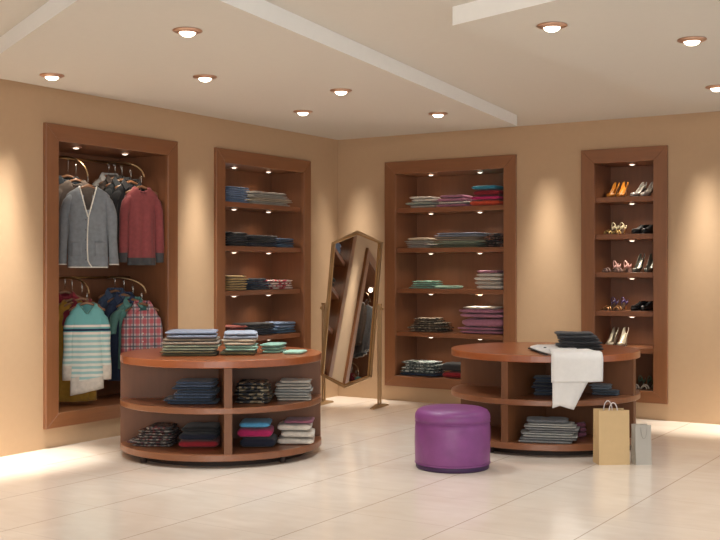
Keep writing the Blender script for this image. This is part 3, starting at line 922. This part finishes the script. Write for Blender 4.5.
gl, gr = 'folded clothes on the left round counter', 'folded clothes on the right round counter'
ZC = [.105, .452, .806]
LCt, LCm, LCb = 'on top of left counter', 'upper shelf of left counter', 'lower shelf of left counter'
cstack(161, 219, 356.5, ZC[2], [('trousers', 'olive', OLV, 1.0, .42, .045, 2, .008), ('trousers', 'pale sage', F('pale_sage', '98A088'), 1.0, .42, .045, 2, .01), ('trousers', 'taupe grey', TRL, .98, .42, .052, 2, .008), ('trousers', 'grey blue', GBL, .92, .4, .055, 2, .008)],
       'left big pile ' + LCt, gl, 4)
cstack(222, 257, 355.5, ZC[2], [('trousers', 'dark olive', OLV, 1.0, .4, .035, 1, .008), ('trousers', 'light sage', MNT2, .98, .4, .045, 2, .012), ('trousers', 'cream', CRM, 1.0, .38, .05, 2, .012), ('trousers', 'pale blue', F('pale_blue_cotton', '9AA4B4'), .96, .38, .055, 2, .012)],
       'middle big pile ' + LCt, gl, 4)
cstack(259, 279, 353.5, ZC[2], [('shirt', 'crumpled sea green', MINT, 1, .26, .08, 3, .02)], 'beside the middle big pile ' + LCt, gl, -10)
cstack(280.5, 300, 354.5, ZC[2], [('shirt', 'flat pale mint', MNT2, 1, .22, .03, 1, .016)], 'right end ' + LCt, gl, -12)
cstack(166, 214, 405, ZC[1], [('jeans', 'dark slate blue', DKB, 1.06, .34, .045, 2, .008, -.02), ('jeans', 'indigo', DBLU, .88, .34, .045, 2, .008, .03), ('jeans', 'dark blue', DKB, .86, .34, .045, 2, .008, .03), ('jeans', 'slate', DBLU, .82, .32, .045, 2, .008, .03)], 'left pile, ' + LCm, gl)
cstack(234.5, 271, 404, ZC[1], [('shirt', 'black and cream checked', CHK1, 1, .32, .06, 2, .014), ('shirt', 'dark checked', CHK1, .96, .3, .055, 2, .014), ('shirt', 'navy checked', CHK1, .9, .3, .05, 2, .018)], 'middle pile, ' + LCm, gl)
cstack(273.5, 311, 401, ZC[1], [('trousers', 'pale grey', LG, 1, .28, .045, 2, .008), ('trousers', 'light grey', GR2, 1, .28, .045, 2, .008), ('trousers', 'silver grey', LG, .96, .26, .045, 2, .01), ('trousers', 'off-white grey', LG, .86, .24, .03, 1, .012)], 'right pile, ' + LCm, gl)
cstack(130, 170, 447, ZC[0], [('shirt', 'red and black checked', CHK2, 1.1, .28, .045, 2, .016), ('shirt', 'dark red checked', CHK2, 1, .28, .045, 2, .016, .02), ('shirt', 'grey and red checked', CHK2, .85, .26, .04, 2, .016, .04), ('shirt', 'grey checked', CHK2, .62, .24, .035, 1, .018, .05)], 'left pile, ' + LCb, gl, -6)
cstack(177, 216, 448.5, ZC[0], [('jumper', 'blood red', BRD, 1, .34, .06, 1, .004), ('jumper', 'navy', NVY, 1, .34, .055, 1, .004), ('jumper', 'black', BLK, .96, .32, .055, 1, .004)], 'pile left of divider, ' + LCb, gl)
cstack(238, 275, 448.5, ZC[0], [('t_shirt', 'navy', NVY, 1, .32, .08, 1, .004), ('t_shirt', 'magenta', MAG, 1.02, .32, .075, 1, .004), ('t_shirt', 'sky blue', SKY, .82, .3, .05, 1, .005)], 'pile right of divider, ' + LCb, gl)
cstack(277, 314, 445, ZC[0], [('t_shirt', 'off-white', OFF, 1, .28, .055, 1, .003), ('t_shirt', 'ivory', OFF, 1, .28, .055, 1, .003), ('t_shirt', 'soft white', OFF, 1, .28, .055, 1, .003), ('t_shirt', 'plum', MAU, .8, .26, .03, 1, .012)], 'right pile, ' + LCb, gl)

RCt, RCm, RCb = 'on top of right counter', 'upper shelf of right counter', 'lower shelf of right counter'
cstack(557, 601, 350.5, ZC[2], [('jeans', 'black', BLK, 1.0, .32, .05, 2, .012), ('jeans', 'charcoal', CHR, .98, .32, .05, 2, .012), ('jeans', 'faded black', F('washed_black_denim', '34363A'), .92, .3, .05, 2, .014)], 'pile ' + RCt, gr, -6)
cstack(531, 562, 396, ZC[1], [('jeans', 'navy', DNM, 1, .2, .055, 2, .006), ('jeans', 'dark navy', NVY, 1, .2, .055, 2, .006), ('jeans', 'blue black', DNM, .96, .2, .045, 2, .008)], 'left pile, ' + RCm, gr, -16)
cstack(590, 618, 395.5, ZC[1], [('jeans', 'slate blue', F('slate_wash', '3E4854'), 1, .16, .045, 2, .014), ('jeans', 'blue grey', F('blue_grey_wash', '6A737C'), .72, .15, .045, 2, .016, -.04)], 'right pile, ' + RCm, gr, -24)
cstack(521, 577, 443.5, ZC[0], [('jeans', 'mid grey', GRY, 1, .22, .042, 2, .008), ('jeans', 'pale grey', GR2, .96, .22, .042, 2, .008), ('jeans', 'grey', GRY, .96, .21, .04, 2, .01), ('jeans', 'light grey', GR2, .92, .2, .035, 2, .01), ('jeans', 'slate grey', F('slate_grey_denim', '5E6064'), .8, .2, .035, 1, .012)], 'pile, ' + RCb, gr, -12)
cstack(578, 588, 437, ZC[0], [('scarf', 'crumpled mauve', F('mauve_knit', '7A4458'), 1, .08, .12, 3, .02)], 'beside the grey jeans, ' + RCb, None, 10)

# ------------------------------------------------------------------ white trousers over the right counter's edge
def drape():
    WH = F('white_linen', 'E9E6E2', var=.05)
    x, y = at(575, 354, ZC[2])
    d = Vector((x - CR[0], y - CR[1])); d.normalize()
    t = empty('draped_trousers', (0, 0, 0), 0, 'white trousers draped over the edge of the right round counter', 'trousers')
    Rr = .80
    ang0 = math.atan2(d.y, d.x)
    def cloth(nm, a0, a1, zend, back, off, mat, wob=.006, slant=0., taper=0., tip=0., backin=0):
        """strip following the rim between angles a0..a1, from 'back' m behind the edge, down to zend"""
        bm = new(); rows = []
        path = [(-back, ZC[2] + .006 + off)]
        for k in range(1, 7): path.append((-back + (back - .01) * k / 6, ZC[2] + .008 + off + .004 * math.sin(k)))
        path += [(.006 + off, ZC[2] + .004 + off * .7), (.014 + off, ZC[2] - .015)]
        nn = 12
        for k in range(1, nn + 1): path.append((.016 + off, ZC[2] - .015 - (ZC[2] - .015 - zend) * k / nn))
        M = 14
        for j, (r, z) in enumerate(path):
            row = []
            for i in range(M + 1):
                f = i / M
                hang = max(0, (ZC[2] - z)) / max(.01, ZC[2] - zend)
                hl_ = max(0, hang - .45) / .55
                a_ = a0 + (a1 - a0) * f * (1 - taper * hl_)
                a_ += slant * hang
                zz = z
                if hang > .6: zz -= tip * (hang - .6) / .4 * abs(f - .35)
                rr = Rr + r + wob * math.sin(f * 9 + hang * 2) * (.3 + hang)
                bx_ = 0
                if r < 0:
                    rr += backin * 0
                row.append((CR[0] + rr * math.cos(a_), CR[1] + rr * math.sin(a_), zz))
            rows.append(row)
        loft(bm, rows, False, False)
        o = build(nm, bm, mat, t, True)
        md = o.modifiers.new('thick', 'SOLIDIFY'); md.thickness = .008; md.offset = 1
        return o
    def ang(px, py=360):
        # angle of the rim point seen at that column (front half)
        best = None
        for k in range(2000):
            a = -math.pi + math.pi * 2 * k / 2000
            X = CR[0] + Rr * math.cos(a) - CAM[0]; Y = CR[1] + Rr * math.sin(a) - CAM[1]
            D = X * FW[0] + Y * FW[1]; Rx = X * RT[0] + Y * RT[1]
            if D < 8.97 + .2 and abs(CX + FPX * Rx / D - px) < (best[0] if best else 3): best = (abs(CX + FPX * Rx / D - px), a)
        return best[1]
    a0, a1 = ang(552), ang(600)
    cloth('leg', a0, ang(589), .415, .20, .004, WH, .006, 0, .45, .05)
    cloth('leg', a0 - .012, a1, .60, .22, .020, WH, .004)
    # waistband end lying on the top towards the left
    bm = new()
    P = [(530, 348.5), (537, 347), (548, 347), (562, 347), (578, 347.5), (576, 353), (560, 356), (549, 355), (540, 353), (533, 351)]
    pts = [at(a, b, ZC[2]) for a, b in P]
    prism(bm, pts, ZC[2] + .002, ZC[2] + .022)
    bmesh.ops.bevel(bm, geom=list(bm.edges), offset=.004, segments=2, affect='EDGES')
    build('waistband', bm, WH, t, True)
    pts = [at(a, b, ZC[2]) for a, b in [(529, 349.5), (535, 351.8), (541, 354), (547, 356)]]
    b = build('belt', tube(new(), [(p[0], p[1], ZC[2] + .012) for p in pts], .010, 8, .8), m_plain('belt_black', '1A1A1A', .5), t, True)
    b['label'] = 'dark patterned belt edge'
    p = at(545, 350.5, ZC[2])
    k = build('button', lathe(new(), [(0, 0), (.012, 0), (.012, .006), (0, .008)], 12), m_plain('button_black', '111111', .3), t, True, (p[0], p[1], ZC[2] + .022))
    return t
drape()

# ------------------------------------------------------------------ ottoman
ox, oy = 3.2304, -3.3312
ot = empty('ottoman', (ox, oy, 0), 0, 'round purple leather ottoman on the tiled floor between the counters', 'ottoman')
rad = .282
build('base_band', lathe(new(), [(0, 0), (rad - .012, 0), (rad - .006, .008), (rad - .006, .035), (rad - .012, .04), (0, .04)], 64), m_plain('purple_band', '3A1E48', .5), ot, True)
build('side_cover', lathe(new(), [(rad - .02, .036), (rad - .004, .044), (rad, .06), (rad + .002, .18), (rad + .001, .30), (rad - .003, .345), (rad - .012, .352)], 64), LEATHER, ot, True)
build('cushion', lathe(new(), [(rad - .02, .345), (rad - .002, .352), (rad + .002, .375), (rad - .002, .405), (rad - .018, .432), (rad - .05, .446), (rad - .12, .453), (.06, .456), (0, .456)], 64), LEATHER, ot, True)
bm = new(); lathe(bm, [(rad - .002, .346), (rad + .003, .349), (rad - .002, .353)], 64); build('piping', bm, LEATHER, ot, True)
bm = new(); lathe(bm, [(rad - .002, .036), (rad + .004, .041), (rad - .002, .046)], 64); build('piping', bm, LEATHER, ot, True)

# ------------------------------------------------------------------ paper bags
def bag(px0, px1, py, hgt, dep, m, label, handle, turn):
    x0, y0 = at(px0, py, 0)
    t = (0 - EYE) * FPX / (CY - py)
    wd = (px1 - px0) / FPX * t / math.cos(math.radians(turn))
    o = empty('paper_bag', (x0, y0, 0), YAW + math.radians(turn), label, 'bag', None)
    bm = new(); th = .0025
    top = hgt
    def sheet(pts, n):
        a = [bm.verts.new(p) for p in pts]; b = [bm.verts.new(Vector(p) + Vector(n) * th) for p in pts]
        bm.faces.new(a); bm.faces.new(b[::-1])
        k = len(pts)
        for i in range(k): bm.faces.new([a[i], b[i], b[(i + 1) % k], a[(i + 1) % k]])
    sheet([(0, 0, 0), (wd, 0, 0), (wd, .012, top), (0, .012, top)], (0, 1, 0))
    sheet([(0, dep, 0), (wd, dep, 0), (wd, dep - .012, top), (0, dep - .012, top)], (0, -1, 0))
    sheet([(0, th, 0), (wd, th, 0), (wd, dep - th, 0), (0, dep - th, 0)], (0, 0, 1))
    build('front_panel', bm, m, o)
    bm = new()
    for xs_, s in ((0, 1), (wd, -1)):
        inn = s * min(.05, dep * .5)
        rows = [[(xs_, 0, 0), (xs_, dep / 2, 0), (xs_, dep, 0)], [(xs_, .004, .05), (xs_ + inn * .35, dep / 2, .07), (xs_, dep - .004, .05)], [(xs_, .012, top), (xs_ + inn, dep / 2, top), (xs_, dep - .012, top)]]
        loft(bm, rows, False, False)
    g = build('gusset', bm, m, o)
    md = g.modifiers.new('t', 'SOLIDIFY'); md.thickness = th; md.offset = 0
    bm = new(); tube(bm, [(0.002, .0115, top - .035), (wd - .002, .0115, top - .035)], .0015, 4)
    build('fold_line', bm, m, o)
    return o, wd
KRAFT = m_plain('kraft_paper', 'CDAE80', .7, noise_=.05)
GREYP = m_plain('grey_paper', 'B2ACA2', .6, noise_=.03)
CLEAR = m_plain('frosted_handle', 'D8CCC8', .3)
b1, w1 = bag(599.3, 630.5, 465.2, .413, .15, KRAFT, 'tall kraft paper bag on the floor before the right counter', 1, 6)
for yy in (.014, .136):
    build('handle', tube(new(), bez((w1 * .33, yy, .385), (w1 * .33, yy, .50), (w1 * .62, yy, .50), (w1 * .62, yy, .385), 14), .004, 8, .5), CLEAR, b1, True)
b2, w2 = bag(636.0, 652.2, 465.0, .30, .10, GREYP, 'small grey paper bag on the floor, right of the kraft bag', 1, 8)
for yy in (.009,):
    build('handle', tube(new(), bez((w2 * .3, -.002, .29), (w2 * .3, -.004, .17), (w2 * .7, -.004, .17), (w2 * .7, -.002, .29), 14), .002, 6), m_plain('grey_cord', '9A948C', .7), b2, True)

# ------------------------------------------------------------------ standing mirror
def standing_mirror():
    yw, th = math.radians(24), math.radians(11.6)
    xc, dc, zc = -.095, 11.8, 1.059
    def world(x, d): return (CAM[0] + RT[0] * x + FW[0] * d, CAM[1] + RT[1] * x + FW[1] * d)
    cx_, cy_ = world(xc, dc)
    rz = YAW - yw            # local x = along the mirror, local y = away from the viewer
    t = empty('standing_mirror', (cx_, cy_, 0), rz, 'brass standing mirror with six-sided glass in the room corner', 'mirror')
    W, Hh, E = .262, .725, .10
    T = Matrix.Translation((0, 0, zc)) @ Matrix.Rotation(-th, 4, 'X')
    def hexa(g): return [(-W - g, -Hh - g * .3), (0, -Hh - E - g * 1.1), (W + g, -Hh - g * .3), (W + g, Hh + g * .3), (0, Hh + E + g * 1.1), (-W - g, Hh + g * .3)]
    def prismy(bm, p, y0, y1):
        a = [bm.verts.new((q[0], y0, q[1])) for q in p]; b = [bm.verts.new((q[0], y1, q[1])) for q in p]
        bm.faces.new(a); bm.faces.new(b[::-1]); n = len(p)
        for i in range(n): bm.faces.new([a[i], b[i], b[(i + 1) % n], a[(i + 1) % n]])
    bm = new(); prismy(bm, hexa(.004), -.004, .004); bm.transform(T)
    build('mirror_glass', bm, MIRROR, t)
    bm = new(); prismy(bm, hexa(.02), .008, .016); bm.transform(T)
    build('back_board', bm, WOODI, t)
    def ringframe(g0, g1, y0, y1, nm, m):
        bm = new(); A, B = hexa(g0), hexa(g1)
        va = [[bm.verts.new((q[0], y, q[1])) for q in P] for P, y in ((A, y0), (B, y0), (B, y1), (A, y1))]
        for r in range(4):
            p, q = va[r], va[(r + 1) % 4]
            for i in range(6): bm.faces.new([p[i], p[(i + 1) % 6], q[(i + 1) % 6], q[i]])
        bm.transform(T)
        return build(nm, bm, m, t)
    ringframe(-.002, .018, -.016, .012, 'inner_frame', BRASS)
    ringframe(.022, .042, -.010, .010, 'outer_frame', BRASSD)
    xo = W + .058
    for s in (-1, 1):
        for dx in (0, .026):
            build('post', box(new(), s * (xo + dx) - .008, s * (xo + dx) + .008, -.01, .01, .035, 1.10, .002), BRASSD, t)
        build('post_cap', box(new(), s * (xo + .013) - .024, s * (xo + .013) + .024, -.013, .013, 1.10, 1.115, .002), BRASS, t)
        build('pivot_knob', lathe(new(), [(0, 0), (.02, 0), (.022, .008), (.012, .02), (0, .022)], 20), BRASS, t, True, (s * (xo + .034), 0, zc), (0, s * math.pi / 2, 0))
        build('pivot_pin', tube(new(), [(s * (W + .03), 0, zc), (s * (xo - .008), 0, zc)], .008, 8), BRASS, t, True)
        bm = new()
        loft(bm, [[(s * (xo + .013) - ww, y, 0), (s * (xo + .013) + ww, y, 0), (s * (xo + .013) + ww, y, hh), (s * (xo + .013) - ww, y, hh)] for y, ww, hh in
                  ((-.20, .024, .012), (-.16, .024, .022), (-.04, .028, .04), (.04, .028, .04), (.16, .024, .022), (.20, .024, .012))])
        build('foot', bm, BRASSD, t)
    return t
standing_mirror()

# ------------------------------------------------------------------ shoes
def shoe(name, style, L=.24, hh=.085, upper=None, heelm=None, sole=None, label='', loc=(0, 0, 0), rz=0, acc=None):
    """toe towards local -x, heel at +x; style pump, sandal, flat, oxford"""
    t = empty(name, loc, rz, label, 'shoe')
    sole = sole or m_plain('shoe_sole', '4A3528', .5); heelm = heelm or upper
    def zs(s):   # sole height from toe 0 to heel 1
        if s < .35: return .004
        f = (s - .35) / .65; return .004 + hh * (f * f * (3 - 2 * f)) if hh > .03 else .004 + hh * .3 * f
    def wd(s):
        return .5 * (.0 + .078 * (math.sin(min(1, s / .33) * math.pi / 2) ** .7 if s < .33 else 1 - .33 * min(1, (s - .33) / .35) + .05 * max(0, (s - .75) / .25))) * (1 if s < .93 else math.sqrt(max(.08, 1 - ((s - .93) / .075) ** 2)))
    n = 22
    # sole
    bm = new(); rings = []
    for i in range(n + 1):
        s = .005 + .99 * i / n; x = (s - .5) * L; w_ = max(.004, wd(s)); z = zs(s)
        rings.append([(x, -w_, z - .003), (x, w_, z - .003), (x, w_, z + .003), (x, -w_, z + .003)])
    loft(bm, rings); build('sole', bm, sole, t, False)
    # upper
    if style in ('pump', 'flat', 'oxford'):
        bm = new(); rings = []
        for i in range(n + 1):
            s = .005 + .99 * i / n; x = (s - .5) * L; w_ = max(.003, wd(s)) + .001; z = zs(s) + .003
            toe_h = {'pump': .036, 'flat': .034, 'oxford': .048}[style]
            if style == 'oxford':
                hgt = toe_h * min(1, (s / .1) ** .5) + (.035 * max(0, min(1, (s - .3) / .3)))
                op = 0 if s < .62 else 1
            else:
                hgt = toe_h * min(1, (s / .14) ** .5); op = min(1, max(0, (s - .24) / .08))
                if s > .3: hgt = toe_h * .95 + .03 * max(0, (s - .45) / .55)
            amax = math.pi * (1 - .47 * op)
            ring = []
            for k in range(17):
                a = -amax + 2 * amax * k / 16
                yy = math.sin(a); zz = (1 - math.cos(a)) / 2
                if op > 0: zz = zz * (1 / max(.3, (1 - math.cos(amax)) / 2)) ** op
                q = abs(yy) ** .75 * (1 if yy > 0 else -1)
                if abs(a) > math.pi / 2 and op > .5: q = 1 if yy > 0 else -1
                ring.append((x, w_ * q, z + hgt * zz))
            rings.append(ring)
        loft(bm, rings, False, False)
        u = build('upper', bm, upper, t, True)
        md = u.modifiers.new('t', 'SOLIDIFY'); md.thickness = .002; md.offset = 0
        if style == 'oxford':
            bm = new()
            for k in range(4):
                x = (-.5 + .38 + .06 * k) * L
                tube(bm, [(x, -.014, .062 + .008 * k), (x, 0, .068 + .009 * k), (x, .014, .062 + .008 * k)], .002, 5)
            build('laces', bm, m_plain('lace_black', '101010', .7), t, True)
    else:
        def strap(s0, h, w_=.006, tilt=0):
            pts = []
            for k in range(11):
                a = math.pi * k / 10
                ss = s0 + tilt * math.sin(a)
                pts.append(((ss - .5) * L, wd(s0) * math.cos(a), zs(s0) + .002 + h * math.sin(a)))
            tube(bm, pts, w_ * 1.3, 6, .5)
        bm = new(); strap(.16, .03, .009); strap(.30, .038, .009); build('toe_strap', bm, upper, t, True)
        bm = new(); strap(.78, .075, .006, -.1); build('ankle_strap', bm, acc or upper, t, True)
        bm = new()
        rings = []
        for i in range(9):
            s = .72 + .27 * i / 8; x = (s - .5) * L; w_ = wd(s) + .001
            z = zs(s) + .003; h = .03 * (i / 8) ** .7 + .004
            rings.append([(x, -w_, z), (x, -w_, z + h), (x, -w_ + .003, z + h), (x, -w_ + .003, z)])
        loft(bm, rings)
        rings = [[(x, -y, z) for x, y, z in r] for r in rings]
        loft(bm, rings)
        build('heel_counter', bm, acc or upper, t, True)
    # heel
    bm = new()
    if hh > .05:
        pts = [(.435 * L, 0, zs(.93) - .002), (.44 * L, 0, zs(.93) * .6), (.45 * L, 0, zs(.93) * .25), (.452 * L, 0, 0)]
        tube(bm, pts, [.017, .010, .006, .005], 10)
    else:
        box(bm, .27 * L, .49 * L, -.024, .024, 0, zs(.9) - .001, .003)
    build('heel', bm, heelm, t, hh > .05)
    return t


def sm(n, c, r=.3, me=0.): return m_plain(n, c, r, me)
ORL = sm('orange_leather', 'C07A28', .3); SLV = sm('silver_leather', 'C8C4BE', .25, .5); GLD = sm('gold_leather', 'C8AE70', .3, .5)
BLS = sm('black_suede', '17181A', .45); GRP = sm('grey_pink_leather', '9A8078', .4); PNK = sm('pink_leather', 'D8A8A0', .4)
PEW = sm('pewter_leather', '6E6E66', .38, .5); PUR = sm('purple_satin', '3A2A56', .4); MUL = sm('copper_beads', 'C89868', .3, .5); BKL = sm('black_patent', '101114', .15)
SIL = sm('champagne_metallic', 'A8A090', .38, .5); GRN = sm('green_satin', '56705A', .3); IVO = sm('ivory_leather', 'D8D0C0', .35)

def pair(px, z, gap, spec, l1, l2, grp, dirdeg=18, yd=.15):
    """two shoes side by side: columns px and px+gap"""
    name, style, kw = spec
    x = atY(px, yd)
    s = shoe(name, style, label=l1, loc=(x, yd, z), rz=math.radians(dirdeg), **kw); s['group'] = grp
    x2 = atY(px + gap, yd + .01)
    copy_thing(s, (x2, yd + .01, z), math.radians(dirdeg + 4), l2, grp)


P2 = dict(L=.235)
pair(612.5, ZSH4[0], 9.5, ('pump', 'pump', dict(upper=ORL, hh=.10, **P2)), 'left orange high-heeled pump on the top shoe shelf', 'right orange high-heeled pump on the top shoe shelf', 'orange pumps', 84)
pair(638, ZSH4[0], 10, ('pump', 'pump', dict(upper=SLV, hh=.09, **P2)), 'left silver high-heeled shoe on the top shoe shelf', 'right silver high-heeled shoe on the top shoe shelf', 'silver high heels', 70)
pair(611, ZSH4[1], 8.5, ('sandal', 'sandal', dict(upper=GLD, hh=.06, acc=sm('cream_strap', 'D8CCA8', .4), L=.22)), 'left gold strappy sandal on the second shoe shelf', 'right gold strappy sandal on the second shoe shelf', 'gold sandals', 76)
pair(640, ZSH4[1], 9.5, ('shoe', 'oxford', dict(upper=BLS, hh=.03, **P2)), 'left black suede shoe on the second shoe shelf', 'right black suede shoe on the second shoe shelf', 'black suede shoes', 66)
pair(611, ZSH4[2], 11, ('slingback', 'sandal', dict(upper=GRP, hh=.05, acc=PNK, L=.24)), 'left grey and pink slingback on the third shoe shelf', 'right grey and pink slingback on the third shoe shelf', 'grey and pink slingbacks', 62)
pair(638, ZSH4[2], 11.5, ('pump', 'pump', dict(upper=PEW, hh=.12, L=.235)), 'left pewter high-heeled pump on the third shoe shelf', 'right pewter high-heeled pump on the third shoe shelf', 'pewter pumps', 84)
pair(610.5, ZSH4[3], 10, ('sandal', 'sandal', dict(upper=MUL, hh=.07, acc=PUR, L=.23)), 'left beaded sandal with purple heel on the fourth shoe shelf', 'right beaded sandal with purple heel on the fourth shoe shelf', 'beaded sandals', 74)
pair(639, ZSH4[3], 9.5, ('shoe', 'oxford', dict(upper=BKL, hh=.03, **P2)), 'left shiny black lace-up on the fourth shoe shelf', 'right shiny black lace-up on the fourth shoe shelf', 'shiny black lace-ups', 66)
pair(611.5, ZSH4[4], 11, ('pump', 'pump', dict(upper=SIL, hh=.12, L=.235)), 'left champagne metallic pump on the fifth shoe shelf', 'right champagne metallic pump on the fifth shoe shelf', 'champagne pumps', 84)
pair(638, ZFL, 9.5, ('sandal', 'sandal', dict(upper=IVO, hh=.06, acc=GRN, L=.22)), 'left ivory and green sandal at the bottom of the shoe niche', 'right ivory and green sandal at the bottom of the shoe niche', 'ivory and green sandals', 76)
